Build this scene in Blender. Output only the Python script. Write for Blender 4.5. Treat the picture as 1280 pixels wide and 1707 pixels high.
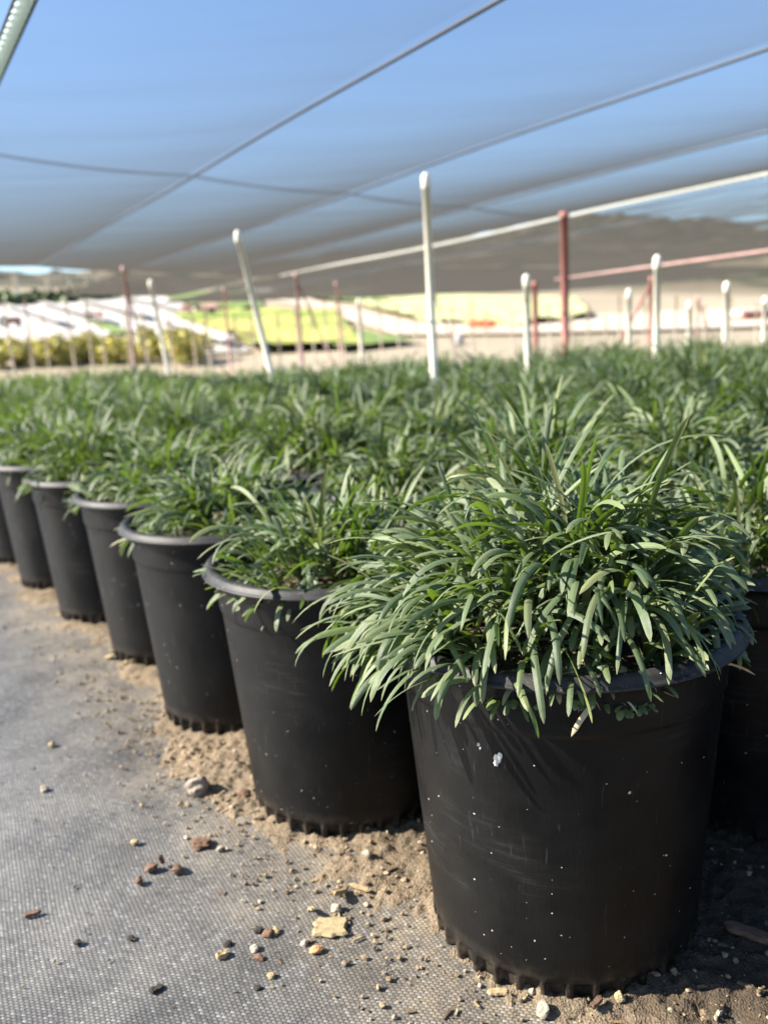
import bpy, math, random
import numpy as np
from mathutils import Vector, Matrix
for o in list(bpy.data.objects): bpy.data.objects.remove(o)
SC = bpy.context.scene
COL = SC.collection
R = math.radians

# ------------------------------------------------------------------ camera
CAM_H, PITCH, ROLL, FPX = 0.777, 0.2119, 0.0571, 1400.0
cr, sr = math.cos(ROLL), math.sin(ROLL); cp, sp = math.cos(PITCH), math.sin(PITCH)
r0 = Vector((1, 0, 0)); u0 = Vector((0, sp, cp)); F = Vector((0, cp, -sp))
RX = cr*r0 - sr*u0; UX = sr*r0 + cr*u0
cam_d = bpy.data.cameras.new('camera'); cam = bpy.data.objects.new('camera', cam_d); COL.objects.link(cam)
cam.matrix_world = Matrix(((RX.x, UX.x, -F.x, 0), (RX.y, UX.y, -F.y, 0), (RX.z, UX.z, -F.z, CAM_H), (0, 0, 0, 1)))
cam_d.sensor_fit = 'VERTICAL'; cam_d.sensor_height = 36; cam_d.sensor_width = 27
cam_d.lens = 36*FPX/1707; cam_d.clip_start = 0.02; cam_d.clip_end = 6000
cam_d.dof.use_dof = True; cam_d.dof.focus_distance = 0.86; cam_d.dof.aperture_fstop = cam_d.lens/7.5
SC.camera = cam

# ------------------------------------------------------------------ sky and sun
SUN_EL, SUN_DIR = R(36), Vector((1.0, 0.05, 0)).normalized()      # SUN_DIR: where shadows fall
w = bpy.data.worlds.new('World'); SC.world = w; w.use_nodes = True
nt = w.node_tree; nt.nodes.clear()
sky = nt.nodes.new('ShaderNodeTexSky'); sky.sky_type = 'NISHITA'; sky.sun_disc = False
sky.sun_elevation = SUN_EL; sky.sun_rotation = math.atan2(-SUN_DIR.x, -SUN_DIR.y)
sky.altitude = 300; sky.air_density = 1.0; sky.dust_density = 0.6; sky.ozone_density = 3.5
bg = nt.nodes.new('ShaderNodeBackground'); bg.inputs['Strength'].default_value = 0.078
wo = nt.nodes.new('ShaderNodeOutputWorld')
nt.links.new(sky.outputs[0], bg.inputs[0]); nt.links.new(bg.outputs[0], wo.inputs[0])
sl = bpy.data.lights.new('sun', 'SUN'); sl.energy = 5.0; sl.angle = R(0.53); sl.color = (1.0, 0.93, 0.82)
so = bpy.data.objects.new('sun', sl); COL.objects.link(so)
ld = Vector((SUN_DIR.x*math.cos(SUN_EL), SUN_DIR.y*math.cos(SUN_EL), -math.sin(SUN_EL)))
so.rotation_euler = ld.to_track_quat('-Z', 'Y').to_euler()
SC.view_settings.view_transform = 'Standard'; SC.view_settings.look = 'None'
SC.view_settings.exposure = 1.72; SC.view_settings.gamma = 1
SC.cycles.transparent_max_bounces = 24; SC.cycles.max_bounces = 8
SC.cycles.sample_clamp_indirect = 6

# ------------------------------------------------------------------ helpers
def ray(px, py):
    return ((px-640)/FPX*RX - (py-853.5)/FPX*UX + F)
def onz(px, py, z=0.0):
    d = ray(px, py); t = (z-CAM_H)/d.z
    return Vector((d.x*t, d.y*t, z)), t
def ony(px, py, y):
    d = ray(px, py); t = y/d.y
    return Vector((d.x*t, y, CAM_H+d.z*t))
rng = np.random.RandomState(7); random.seed(7)
_H = np.random.RandomState(11).rand(8, 256, 256).astype(np.float32)
def vnoise(x, y, layer=0):
    xi = np.floor(x).astype(int); yi = np.floor(y).astype(int)
    fx = x-xi; fy = y-yi; fx = fx*fx*(3-2*fx); fy = fy*fy*(3-2*fy)
    T = _H[layer % 8]; a = T[xi % 256, yi % 256]; b = T[(xi+1) % 256, yi % 256]
    c = T[xi % 256, (yi+1) % 256]; d = T[(xi+1) % 256, (yi+1) % 256]
    return (a*(1-fx)+b*fx)*(1-fy)+(c*(1-fx)+d*fx)*fy-.5
def fnoise(x, y, sc, octv=4, layer=0, gain=.5):
    x = np.asarray(x, float); y = np.asarray(y, float); s = 0; a = 1; f = 1/sc
    for k in range(octv):
        s = s + a*vnoise(x*f+17.3*k, y*f-9.1*k, layer+k); a *= gain; f *= 2.03
    return s
def mesh_np(name, V, Fq, mat=None, smooth=True):
    me = bpy.data.meshes.new(name)
    V = np.asarray(V, np.float32); Fq = np.asarray(Fq, np.int32); n = Fq.shape[1]
    me.vertices.add(len(V)); me.vertices.foreach_set('co', V.ravel())
    me.loops.add(Fq.size); me.loops.foreach_set('vertex_index', Fq.ravel())
    me.polygons.add(len(Fq)); me.polygons.foreach_set('loop_start', np.arange(len(Fq), dtype=np.int32)*n)
    me.polygons.foreach_set('use_smooth', np.full(len(Fq), smooth))
    me.update(calc_edges=True); me.validate()
    if mat: me.materials.append(mat)
    return me
def link(name, me, parent=None, loc=None):
    o = bpy.data.objects.new(name, me); COL.objects.link(o)
    if parent: o.parent = parent
    if loc is not None: o.location = loc
    return o
def tag(o, label=None, cat=None, group=None, kind=None):
    for k, v in (('label', label), ('category', cat), ('group', group), ('kind', kind)):
        if v: o[k] = v
    return o
def empty(name, loc, label=None, cat=None, group=None, rz=0):
    o = bpy.data.objects.new(name, None); COL.objects.link(o); o.location = loc; o.rotation_euler.z = rz
    o.empty_display_size = .1
    return tag(o, label, cat, group)
class MB:
    """collects quads / tris as 4-index faces (tri repeated is avoided: separate list)"""
    def __init__(s): s.v = []; s.f = []
    def add(s, V, Fs):
        b = len(s.v); s.v += [tuple(p) for p in V]; s.f += [tuple(i+b for i in f) for f in Fs]
    def box(s, c, size, rz=0, jit=0, ry=0):
        hx, hy, hz = [q/2 for q in size]; M = Matrix.Rotation(rz, 3, 'Z') @ Matrix.Rotation(ry, 3, 'Y')
        P = [Vector((x, y, z)) for x in (-hx, hx) for y in (-hy, hy) for z in (-hz, hz)]
        P = [Vector(c)+M @ (p+Vector([random.uniform(-jit, jit) for _ in range(3)])) for p in P]
        s.add(P, [(0, 1, 3, 2), (4, 6, 7, 5), (0, 4, 5, 1), (2, 3, 7, 6), (0, 2, 6, 4), (1, 5, 7, 3)])
    def tube(s, pts, rad, n=10, cap=True):
        pts = [Vector(p) for p in pts]; rs = rad if isinstance(rad, (list, tuple)) else [rad]*len(pts)
        V = []; Fs = []
        for i, p in enumerate(pts):
            t = (pts[min(i+1, len(pts)-1)]-pts[max(i-1, 0)]).normalized()
            a = t.cross(Vector((0, 0, 1)) if abs(t.z) < .9 else Vector((1, 0, 0))).normalized(); b = t.cross(a)
            for k in range(n):
                q = 2*math.pi*k/n; V.append(p+(a*math.cos(q)+b*math.sin(q))*rs[i])
        for i in range(len(pts)-1):
            for k in range(n): Fs.append((i*n+k, i*n+(k+1) % n, (i+1)*n+(k+1) % n, (i+1)*n+k))
        if cap: Fs.append(tuple(range(n))); Fs.append(tuple(range(len(V)-1, len(V)-1-n, -1)))
        s.add(V, Fs)
    def lathe(s, prof, n=32, cx=0, cy=0):
        V = [(cx+r*math.cos(2*math.pi*k/n), cy+r*math.sin(2*math.pi*k/n), z) for r, z in prof for k in range(n)]
        s.add(V, [(i*n+k, i*n+(k+1) % n, (i+1)*n+(k+1) % n, (i+1)*n+k) for i in range(len(prof)-1) for k in range(n)])
    def build(s, name, mat, parent=None, smooth=False, loc=None):
        me = bpy.data.meshes.new(name); me.from_pydata(s.v, [], s.f); me.update()
        if smooth: me.polygons.foreach_set('use_smooth', [True]*len(me.polygons))
        me.materials.append(mat); return link(name, me, parent, loc)

# ------------------------------------------------------------------ material helpers
class NT:
    def __init__(s, name):
        s.m = bpy.data.materials.new(name); s.m.use_nodes = True; s.t = s.m.node_tree; s.t.nodes.clear()
        s.out = s.t.nodes.new('ShaderNodeOutputMaterial')
    def n(s, typ, **kw):
        nd = s.t.nodes.new('ShaderNode'+typ)
        for k, v in kw.items():
            if k.startswith('i_'):
                key = k[2:]; key = int(key) if key.isdigit() else key.replace('_', ' ')
                s.set(nd.inputs[key], v)
            else: setattr(nd, k, v)
        return nd
    def set(s, sock, v):
        if isinstance(v, bpy.types.NodeSocket): s.t.links.new(v, sock)
        elif isinstance(v, bpy.types.Node): s.t.links.new(v.outputs[0], sock)
        else: sock.default_value = v
    def math(s, op, a, b=None, c=None, clamp=False):
        nd = s.n('Math', operation=op, use_clamp=clamp); s.set(nd.inputs[0], a)
        if b is not None: s.set(nd.inputs[1], b)
        if c is not None: s.set(nd.inputs[2], c)
        return nd.outputs[0]
    def mix(s, f, a, b, mode='MIX'):
        nd = s.n('Mix', data_type='RGBA', blend_type=mode); s.set(nd.inputs[0], f)
        s.set(nd.inputs[6], a if not isinstance(a, tuple) else (*a, 1)[:4]); s.set(nd.inputs[7], b if not isinstance(b, tuple) else (*b, 1)[:4])
        return nd.outputs[2]
    def noise(s, co, scale, detail=4, rough=.55, out=0, dist=0):
        nd = s.n('TexNoise'); s.set(nd.inputs['Vector'], co); nd.inputs['Scale'].default_value = scale
        nd.inputs['Detail'].default_value = detail; nd.inputs['Roughness'].default_value = rough; nd.inputs['Distortion'].default_value = dist
        return nd.outputs[out]
    def ramp(s, f, *st):
        nd = s.n('ValToRGB'); s.set(nd.inputs[0], f); e = nd.color_ramp.elements
        while len(e) < len(st): e.new(.5)
        for i, (p, c) in enumerate(st):
            e[i].position = p; e[i].color = (*c, 1) if isinstance(c, tuple) else (c, c, c, 1)
        return nd.outputs[0]
    def rng(s, v, a, b, c=0., d=1.):
        nd = s.n('MapRange'); s.set(nd.inputs[0], v)
        for i, q in enumerate((a, b, c, d)): nd.inputs[i+1].default_value = q
        return nd.outputs[0]
    def bsdf(s, col, rough=.6, bump=None, bstr=.5, bdist=.001, spec=.5, metal=0, **kw):
        b = s.n('BsdfPrincipled'); s.set(b.inputs['Base Color'], (*col, 1) if isinstance(col, tuple) else col)
        s.set(b.inputs['Roughness'], rough); s.set(b.inputs['Specular IOR Level'], spec); b.inputs['Metallic'].default_value = metal
        if bump is not None:
            bn = s.n('Bump'); bn.inputs['Strength'].default_value = bstr; bn.inputs['Distance'].default_value = bdist
            s.set(bn.inputs['Height'], bump); s.t.links.new(bn.outputs[0], b.inputs['Normal'])
        for k, v in kw.items(): s.set(b.inputs[k.replace('_', ' ')], v)
        return b
    def done(s, sh):
        s.t.links.new(sh.outputs[0] if isinstance(sh, bpy.types.Node) else sh, s.out.inputs[0]); return s.m
def simple(name, col, rough=.6, var=.25, scale=8, metal=0, spec=.5, bump=.0):
    t = NT(name); g = t.n('NewGeometry').outputs['Position']
    nz = t.noise(g, scale, 5); c2 = tuple(min(1, q*(1+var)) for q in col); c1 = tuple(q*(1-var) for q in col)
    return t.done(t.bsdf(t.mix(t.rng(nz, .3, .7), c1, c2), rough, t.noise(g, scale*6, 3) if bump else None, 1, bump, spec, metal))

# ------------------------------------------------------------------ materials
def m_fabric():
    t = NT('woven_fabric'); g = t.n('NewGeometry').outputs['Position']
    mp = t.n('Mapping'); t.set(mp.inputs[0], g); mp.inputs['Rotation'].default_value = (0, 0, R(14))
    wob = t.noise(g, 2.2, 2, out=1); va = t.n('VectorMath', operation='MULTIPLY_ADD'); t.set(va.inputs[0], wob); va.inputs[1].default_value = (.03,)*3; t.set(va.inputs[2], mp.outputs[0])
    sx = t.n('SeparateXYZ'); t.set(sx.inputs[0], va.outputs[0])
    u = t.math('MULTIPLY', sx.outputs[0], 1/.0072); v = t.math('MULTIPLY', sx.outputs[1], 1/.0042)
    row = t.math('FLOOR', v); uo = t.math('ADD', u, t.math('MULTIPLY', row, .5))
    hx = t.math('ABSOLUTE', t.math('SINE', t.math('MULTIPLY', uo, math.pi)))
    hv = t.math('ABSOLUTE', t.math('SINE', t.math('MULTIPLY', v, math.pi)))
    h = t.math('MULTIPLY', t.math('POWER', hx, .6), t.math('POWER', hv, .5))
    cell = t.n('TexWhiteNoise', noise_dimensions='2D'); cb = t.n('CombineXYZ')
    t.set(cb.inputs[0], t.math('FLOOR', uo)); t.set(cb.inputs[1], row); t.set(cell.inputs['Vector'], cb.outputs[0])
    ht = t.math('MULTIPLY', h, t.math('MULTIPLY_ADD', cell.outputs[0], .7, .5))
    # dust: patches, heavier beside the pots
    sp_ = t.n('SeparateXYZ'); t.set(sp_.inputs[0], g)
    # signed distance left of the row of pots
    sd = t.math('ADD', t.math('MULTIPLY', t.math('SUBTRACT', sp_.outputs[0], .21), -.816), t.math('MULTIPLY', t.math('SUBTRACT', sp_.outputs[1], 1.0), -.578))
    n1 = t.noise(g, 2.6, 6, .6, dist=.4); n2 = t.noise(g, 11, 6, .65); n3 = t.noise(g, 90, 4, .7)
    near = t.rng(t.math('ADD', sd, t.math('MULTIPLY', n1, -.40)), -.02, .19, 1., 0.)
    d0 = t.rng(t.math('ADD', t.math('MULTIPLY', n1, .7), t.math('MULTIPLY', n2, .45)), .42, .78)
    grey = t.mix(d0, (.058, .057, .058), (.25, .24, .222))
    streak = t.rng(n2, .35, .75)
    tan = t.mix(streak, (.20, .155, .10), (.34, .265, .17))
    nf = t.math('MULTIPLY', near, t.rng(t.math('ADD', n2, t.math('MULTIPLY', n3, .5)), .5, .95), clamp=True)
    c = t.mix(nf, grey, tan)
    gr = t.rng(n3, .60, .72); c = t.mix(t.math('MULTIPLY', gr, t.math('MULTIPLY_ADD', near, .5, .25)), c, (.36, .29, .20))
    c = t.mix(t.math('MULTIPLY', t.math('SUBTRACT', 1., h), .75), c, (.022, .022, .018)); c = t.mix(t.rng(cell.outputs[0], .82, 1., 0, .28), c, (.36, .36, .36)); c = t.mix(t.rng(cell.outputs[0], .25, 0., 0, .45), c, (.03, .03, .034))
    rg = t.math('MULTIPLY_ADD', nf, .35, .38)
    return t.done(t.bsdf(c, rg, ht, .9, .0011, .55))
def m_soil(name='soil_sand', a=(.07, .049, .031), b=(.22, .157, .098)):
    t = NT(name); g = t.n('NewGeometry').outputs['Position']
    n1 = t.noise(g, 260, 5, .7); n2 = t.noise(g, 9, 5, .6); vo = t.n('TexVoronoi'); t.set(vo.inputs['Vector'], g); vo.inputs['Scale'].default_value = 330
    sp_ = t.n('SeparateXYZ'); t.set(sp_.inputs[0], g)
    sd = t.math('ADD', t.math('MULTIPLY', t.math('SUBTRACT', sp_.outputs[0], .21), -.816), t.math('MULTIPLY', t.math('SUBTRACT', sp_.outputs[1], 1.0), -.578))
    peat_shade = t.rng(t.math('ADD', sd, t.math('MULTIPLY', n2, -.25)), .02, -.12)  # dark peaty soil right of the row, darkened further to deepen the shade there
    c = t.mix(t.rng(n2, .3, .7), a, b); c = t.mix(t.math('MULTIPLY', peat_shade, .85), c, (.035, .026, .018)); c = t.mix(t.math('MULTIPLY', t.rng(n1, .35, .7), t.math('MULTIPLY_ADD', peat_shade, -.45, .55)), c, (.40, .33, .23))
    c = t.mix(t.rng(vo.outputs['Distance'], .0, .5, .5, 0), c, (.06, .045, .03))
    return t.done(t.bsdf(c, .95, t.math('ADD', n1, vo.outputs['Distance']), 1, .0025, .25))
def m_crumb(name, cols, rough=.9, sc=400):
    t = NT(name); g = t.n('NewGeometry'); r = g.outputs['Random Per Island']
    st = [(i/(len(cols)-1), c) for i, c in enumerate(cols)]
    c = t.ramp(r, *st); n = t.noise(g.outputs['Position'], sc, 4)
    c = t.mix(t.math('MULTIPLY', t.rng(n, .35, .65), .45), c, (.05, .04, .03), 'MIX')
    return t.done(t.bsdf(c, rough, n, .8, .002, .3))
def m_pot():
    t = NT('black_plastic'); tc = t.n('TexCoord'); ob = tc.outputs['Object']; oi = t.n('ObjectInfo')
    off = t.n('VectorMath', operation='ADD'); t.set(off.inputs[0], ob)
    cb = t.n('CombineXYZ'); t.set(cb.inputs[0], t.math('MULTIPLY', oi.outputs['Random'], 31)); t.set(off.inputs[1], cb.outputs[0]); P = off.outputs[0]
    def specks(scale, thr, pr):
        vo = t.n('TexVoronoi'); t.set(vo.inputs['Vector'], P); vo.inputs['Scale'].default_value = scale
        s_ = t.n('SeparateColor'); t.set(s_.inputs[0], vo.outputs['Color'])
        keep = t.math('GREATER_THAN', s_.outputs[0], pr); rad = t.math('MULTIPLY', s_.outputs[1], thr)
        return t.math('MULTIPLY', keep, t.math('LESS_THAN', t.math('ADD', vo.outputs['Distance'], t.math('MULTIPLY', t.noise(P, 500, 2), .08)), t.math('ADD', rad, .04)))
    s1 = specks(110, .12, .70); s2 = specks(38, .075, .78)
    mp = t.n('Mapping'); t.set(mp.inputs[0], P); mp.inputs['Scale'].default_value = (60, 60, 4)
    scr = t.rng(t.noise(mp.outputs[0], 3, 3, .6), .66, .72)                    # vertical scratches
    mp2 = t.n('Mapping'); t.set(mp2.inputs[0], P); mp2.inputs['Scale'].default_value = (5, 5, 70)
    scuff = t.math('MULTIPLY', t.rng(t.noise(mp2.outputs[0], 2.5, 5, .7), .5, .72), t.rng(t.noise(P, 7, 2), .54, .66))
    dust = t.rng(t.noise(P, 14, 6, .65), .35, .75)
    sz = t.n('SeparateXYZ'); t.set(sz.inputs[0], ob); low = t.rng(sz.outputs[2], .05, .0)
    c = t.mix(dust, (.003, .003, .0032), (.009, .0088, .0085))
    c = t.mix(t.math('MULTIPLY', low, t.rng(t.noise(P, 40, 5, .7), .4, .7)), c, (.09, .07, .05))
    c = t.mix(t.math('MULTIPLY', scr, .12), c, (.14, .14, .14)); c = t.mix(t.math('MULTIPLY', scuff, .05), c, (.30, .30, .30))
    c = t.mix(t.math('MAXIMUM', s1, s2), c, (.50, .48, .43))
    rgh = t.math('ADD', t.math('MULTIPLY_ADD', dust, .12, .38), t.math('MULTIPLY', scuff, .2))
    return t.done(t.bsdf(c, rgh, t.math('ADD', t.noise(mp.outputs[0], 6, 3), t.math('MULTIPLY', t.noise(P, 12, 2), .8)), .35, .0008, .20))
def m_leaf(name='leaf_blade', hue=0):
    t = NT(name); g = t.n('NewGeometry'); r = g.outputs['Random Per Island']
    uv = t.n('UVMap').outputs[0]; s_ = t.n('SeparateXYZ'); t.set(s_.inputs[0], uv)
    base = t.ramp(r, (0, (.011, .019, .005)), (.3, (.028, .040, .011)), (.6, (.078, .088, .032)), (.85, (.21, .205, .105)), (.93, (.11, .17, .02)), (1, (.28, .26, .10)))
    tip = t.rng(s_.outputs[1], .93, 1.0); base = t.mix(t.math('MULTIPLY', tip, .55), base, (.38, .32, .14))
    low = t.rng(s_.outputs[1], .16, .0); base = t.mix(t.math('MULTIPLY', low, .7), base, (.30, .32, .16))
    mid = t.rng(t.math('ABSOLUTE', t.math('SUBTRACT', s_.outputs[0], .5)), .0, .12, 1, 0)
    base = t.mix(t.math('MULTIPLY', mid, .35), base, (.13, .19, .07))
    st = t.math('SINE', t.math('MULTIPLY', s_.outputs[0], 62)); base = t.mix(t.math('MULTIPLY_ADD', st, .08, .08), base, (.16, .22, .10))
    n = t.noise(g.outputs['Position'], 120, 3); base = t.mix(t.rng(n, .62, .75, 0, .35), base, (.22, .24, .13))
    bf = g.outputs['Backfacing']; base = t.mix(t.math('MULTIPLY', bf, .45), base, (.13, .19, .095))
    b = t.bsdf(base, t.math('MULTIPLY_ADD', bf, .15, .34), t.math('ADD', st, t.math('MULTIPLY', n, 2)), .35, .0004, .6)
    tr = t.n('BsdfTranslucent'); t.set(tr.inputs[0], t.mix(.6, base, (.24, .44, .015)))
    mx = t.n('MixShader'); mx.inputs[0].default_value = .23; t.t.links.new(b.outputs[0], mx.inputs[1]); t.t.links.new(tr.outputs[0], mx.inputs[2])
    return t.done(mx)
def m_dead():
    t = NT('dry_leaf'); g = t.n('NewGeometry'); c = t.ramp(g.outputs['Random Per Island'], (0, (.30, .22, .12)), (.5, (.50, .42, .26)), (1, (.62, .56, .42)))
    return t.done(t.bsdf(c, .75, t.noise(g.outputs['Position'], 200, 3), .5, .001, .3))
def m_cloth(name, k=.172, tint=(.93, .965, 1.0), col=(.115, .11, .10), wr=1.):
    t = NT(name); g = t.n('NewGeometry'); P = g.outputs['Position']
    dt = t.n('VectorMath', operation='DOT_PRODUCT'); t.set(dt.inputs[0], g.outputs['Incoming']); t.set(dt.inputs[1], g.outputs['True Normal'])
    ca = t.math('MAXIMUM', t.math('ABSOLUTE', dt.outputs['Value']), .012)
    mp = t.n('Mapping'); t.set(mp.inputs[0], P); mp.inputs['Rotation'].default_value = (0, 0, R(-123)); mp.inputs['Scale'].default_value = (.35, 3.2, 1)
    wrk = t.noise(mp.outputs[0], 1.1, 5, .6)
    kk = t.math('MULTIPLY', t.math('MULTIPLY_ADD', wrk, .30*wr, .85), k)
    T = t.math('EXPONENT', t.math('MULTIPLY', t.math('POWER', t.math('DIVIDE', kk, ca), 2.0), -1.))
    tp = t.n('BsdfTransparent'); tp.inputs[0].default_value = (*tint, 1)
    d = t.n('BsdfDiffuse'); d.inputs[0].default_value = (*col, 1); tl = t.n('BsdfTranslucent'); tl.inputs[0].default_value = (*[q*.8 for q in col], 1)
    m1 = t.n('MixShader'); m1.inputs[0].default_value = .5; t.t.links.new(d.outputs[0], m1.inputs[1]); t.t.links.new(tl.outputs[0], m1.inputs[2])
    m2 = t.n('MixShader'); t.set(m2.inputs[0], T); t.t.links.new(m1.outputs[0], m2.inputs[1]); t.t.links.new(tp.outputs[0], m2.inputs[2])
    return t.done(m2)
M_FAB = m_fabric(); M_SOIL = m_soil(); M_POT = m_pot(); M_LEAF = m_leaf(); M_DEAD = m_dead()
M_POTMIX = m_soil('bark_potting_mix', (.03, .022, .016), (.10, .07, .045))
M_CLOTH = m_cloth('shade_cloth'); M_CLOTH2 = m_cloth('shade_cloth_beyond', .118)
M_CRUMB = m_crumb('soil_crumb', [(.10, .07, .045), (.28, .20, .12), (.42, .33, .20), (.20, .14, .09), (.5, .42, .30)])
M_PVC = simple('white_pvc', (.90, .82, .66), .4, .10, 6)
M_RED = simple('red_primer_steel', (.36, .14, .11), .6, .2, 9)
M_REDF = simple('faded_red_steel', (.44, .27, .23), .6, .2, 9)
M_STAKE = simple('weathered_stake', (.50, .42, .32), .8, .2, 9)
M_WIRE = simple('grey_wire', (.045, .055, .075), .5, .2, 5)
M_ROPE = simple('pale_rope', (.42, .41, .36), .8, .15, 90, bump=.002)
def m_ropet():
    t = NT('turquoise_rope'); c = (.86, .93, .90, 1); d = t.n('BsdfDiffuse'); d.inputs[0].default_value = c; q = t.n('BsdfTranslucent'); q.inputs[0].default_value = c
    m = t.n('MixShader'); m.inputs[0].default_value = .5; t.t.links.new(d.outputs[0], m.inputs[1]); t.t.links.new(q.outputs[0], m.inputs[2]); return t.done(m)
M_ROPET = m_ropet()
M_CORD = simple('black_cord', (.02, .02, .025), .7, .2, 50)

# ------------------------------------------------------------------ terrain
def terr(x, y):
    x = np.asarray(x, float); y = np.asarray(y, float); r = np.sqrt(x*x+y*y)+1e-6
    q = np.clip(18/r, 0, 1); P = np.maximum(.047*y-.07*x, -.02*r)
    z = .777+P*(1-q)-.55*q
    s = np.clip((r-12.5)/6, 0, 1); s = s*s*(3-2*s); z = z*s
    z = z + np.clip((r-20)/60, 0, 1)*fnoise(x, y, 35, 3)*.5
    az = np.arctan2(x, np.maximum(y, 1e-3)*1.0)
    hs = np.clip((r-230)/380, 0, 1); hs = hs*hs*(3-2*hs)
    el = np.interp(np.tan(np.clip(az, -1.3, 1.3)), [-1.2, -.46, -.24, 0, .16, .25, .35, .46, .7, 1.5], [.085, .078, .078, .088, .100, .109, .095, .080, .075, .075])
    hz = np.minimum(r, 700)*(el+.008*fnoise(x, y, 60, 4, 3)+.010*fnoise(x, y, 16, 4, 5))
    return z*(1-hs)+(.777+hz)*hs
def build_terrain():
    rr = np.concatenate([[0], np.geomspace(1.5, 12, 12), np.linspace(13, 30, 18), np.geomspace(32, 230, 40), np.linspace(240, 720, 70), [900, 1400, 2500, 5000]])
    a1 = np.linspace(R(-40), R(40), 321); a2 = np.linspace(R(40), R(320), 71)[1:-1]; A = np.concatenate([a1, a2])
    RR, AA = np.meshgrid(rr, A, indexing='ij'); X = RR*np.sin(AA); Y = RR*np.cos(AA); Z = terr(X, Y)-.012
    n = len(A); V = np.stack([X, Y, Z], -1).reshape(-1, 3)
    i, j = np.meshgrid(np.arange(len(rr)-1), np.arange(n), indexing='ij'); j2 = (j+1) % n
    Fq = np.stack([i*n+j, i*n+j2, (i+1)*n+j2, (i+1)*n+j], -1).reshape(-1, 4)[:, ::-1]
    t = NT('terrain_earth'); g = t.n('NewGeometry').outputs['Position']
    ln = t.n('VectorMath', operation='LENGTH'); t.set(ln.inputs[0], g); far = t.rng(ln.outputs['Value'], 240, 330)
    e = t.mix(t.rng(t.noise(g, .09, 6), .35, .65), (.27, .22, .15), (.38, .31, .22))
    sc = t.noise(g, .035, 8, .65); hcol = t.mix(t.rng(sc, .42, .58), (.035, .042, .022), (.13, .105, .07))
    m = t.done(t.bsdf(t.mix(far, e, hcol), .95, spec=.2))
    tag(link('terrain', mesh_np('terrain', V, Fq, m)), kind='structure')
build_terrain()
def hit(px, py):
    d = ray(px, py); h = math.hypot(d.x, d.y); lo = None
    for rd in np.geomspace(13, 700, 900):
        t = rd/h
        if float(terr(d.x*t, d.y*t)) >= CAM_H+d.z*t: return Vector((d.x*t, d.y*t, float(terr(d.x*t, d.y*t))))
    return Vector((d.x*t, d.y*t, float(terr(d.x*t, d.y*t))))
def patch(name, quad, mat, lift=.06, amp=0, ns=1.0, n=36, kind='structure', label=None, cat=None, group=None):
    P = [hit(*q) for q in quad]
    V = []
    for i in range(n+1):
        for j in range(n+1):
            a, b = i/n, j/n
            p = (P[0]*(1-a)+P[1]*a)*(1-b)+(P[3]*(1-a)+P[2]*a)*b; V.append((p.x, p.y))
    V = np.array(V); Z = terr(V[:, 0], V[:, 1])+lift+amp*(fnoise(V[:, 0], V[:, 1], ns, 3, 2)+.5)
    Fq = [(i*(n+1)+j, (i+1)*(n+1)+j, (i+1)*(n+1)+j+1, i*(n+1)+j+1) for i in range(n) for j in range(n)]
    o = link(name, mesh_np(name, np.c_[V, Z], Fq, mat)); tag(o, label, cat, group, kind)
    return o

# ------------------------------------------------------------------ near ground: woven fabric sheet
def build_fabric():
    xs = np.linspace(-7, 7, 201); ys = np.linspace(-4, 9, 201)
    # finer near the camera
    xs = np.unique(np.concatenate([xs, np.linspace(-1.5, 1.3, 300)])); ys = np.unique(np.concatenate([ys, np.linspace(.4, 3, 300)]))
    X, Y = np.meshgrid(xs, ys, indexing='ij')
    Z = fnoise(X, Y, .38, 3, 1)*.010+.0015+fnoise(X+Y*.7, Y-X*.7, .16, 2, 4)*.0015
    ny = len(ys); i, j = np.meshgrid(np.arange(len(xs)-1), np.arange(ny-1), indexing='ij')
    Fq = np.stack([i*ny+j, (i+1)*ny+j, (i+1)*ny+j+1, i*ny+j+1], -1).reshape(-1, 4)
    tag(link('ground', mesh_np('ground', np.stack([X, Y, Z], -1).reshape(-1, 3), Fq, M_FAB)), kind='structure')
build_fabric()

# ------------------------------------------------------------------ the pots' layout
ROW = [(.210, 1.002), (-.080, 1.350), (-.326, 1.724), (-.556, 2.110), (-.822, 2.465)]
E1 = Vector((-.588, .809)); E2 = Vector((.816, .578))
def rowline(x, y):
    """distance to the left of the first row of pots (pot centres at 0)"""
    xs = [1.3]+[p[0] for p in ROW]; best = None
    pts = [(ROW[0][0]+.9, ROW[0][1]-1.25)]+ROW+[(ROW[-1][0]-1.6, ROW[-1][1]+2.2)]
    d = np.full(np.shape(x), 9.)
    for (ax, ay), (bx, by) in zip(pts[:-1], pts[1:]):
        L = math.hypot(bx-ax, by-ay); tx, ty = (bx-ax)/L, (by-ay)/L
        t = np.clip((x-ax)*tx+(y-ay)*ty, 0, L); qx, qy = x-ax-tx*t, y-ay-ty*t
        dd = np.hypot(qx, qy); sg = np.where(qx*(-ty)+qy*tx > 0, 1, -1); d = np.where(dd < np.abs(d), dd*sg, d)
    return d
def soil_h(x, y):
    s = rowline(x, y); wv = .142+.10*fnoise(x, y, .22, 3, 2)+.03*fnoise(x, y, .05, 2, 5)
    m = np.clip((wv+.03-s)/.07, -1, 1)
    h = np.where(m > 0, .009*m**.8, .012*m)
    # to the right of pot one, the whole surface is loose soil
    h = h+fnoise(x, y, .05, 3, 1)*.010+fnoise(x, y, .014, 4, 6, .6)*.0088*np.clip(m+1, 0, 1)
    return h+.001
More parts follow.
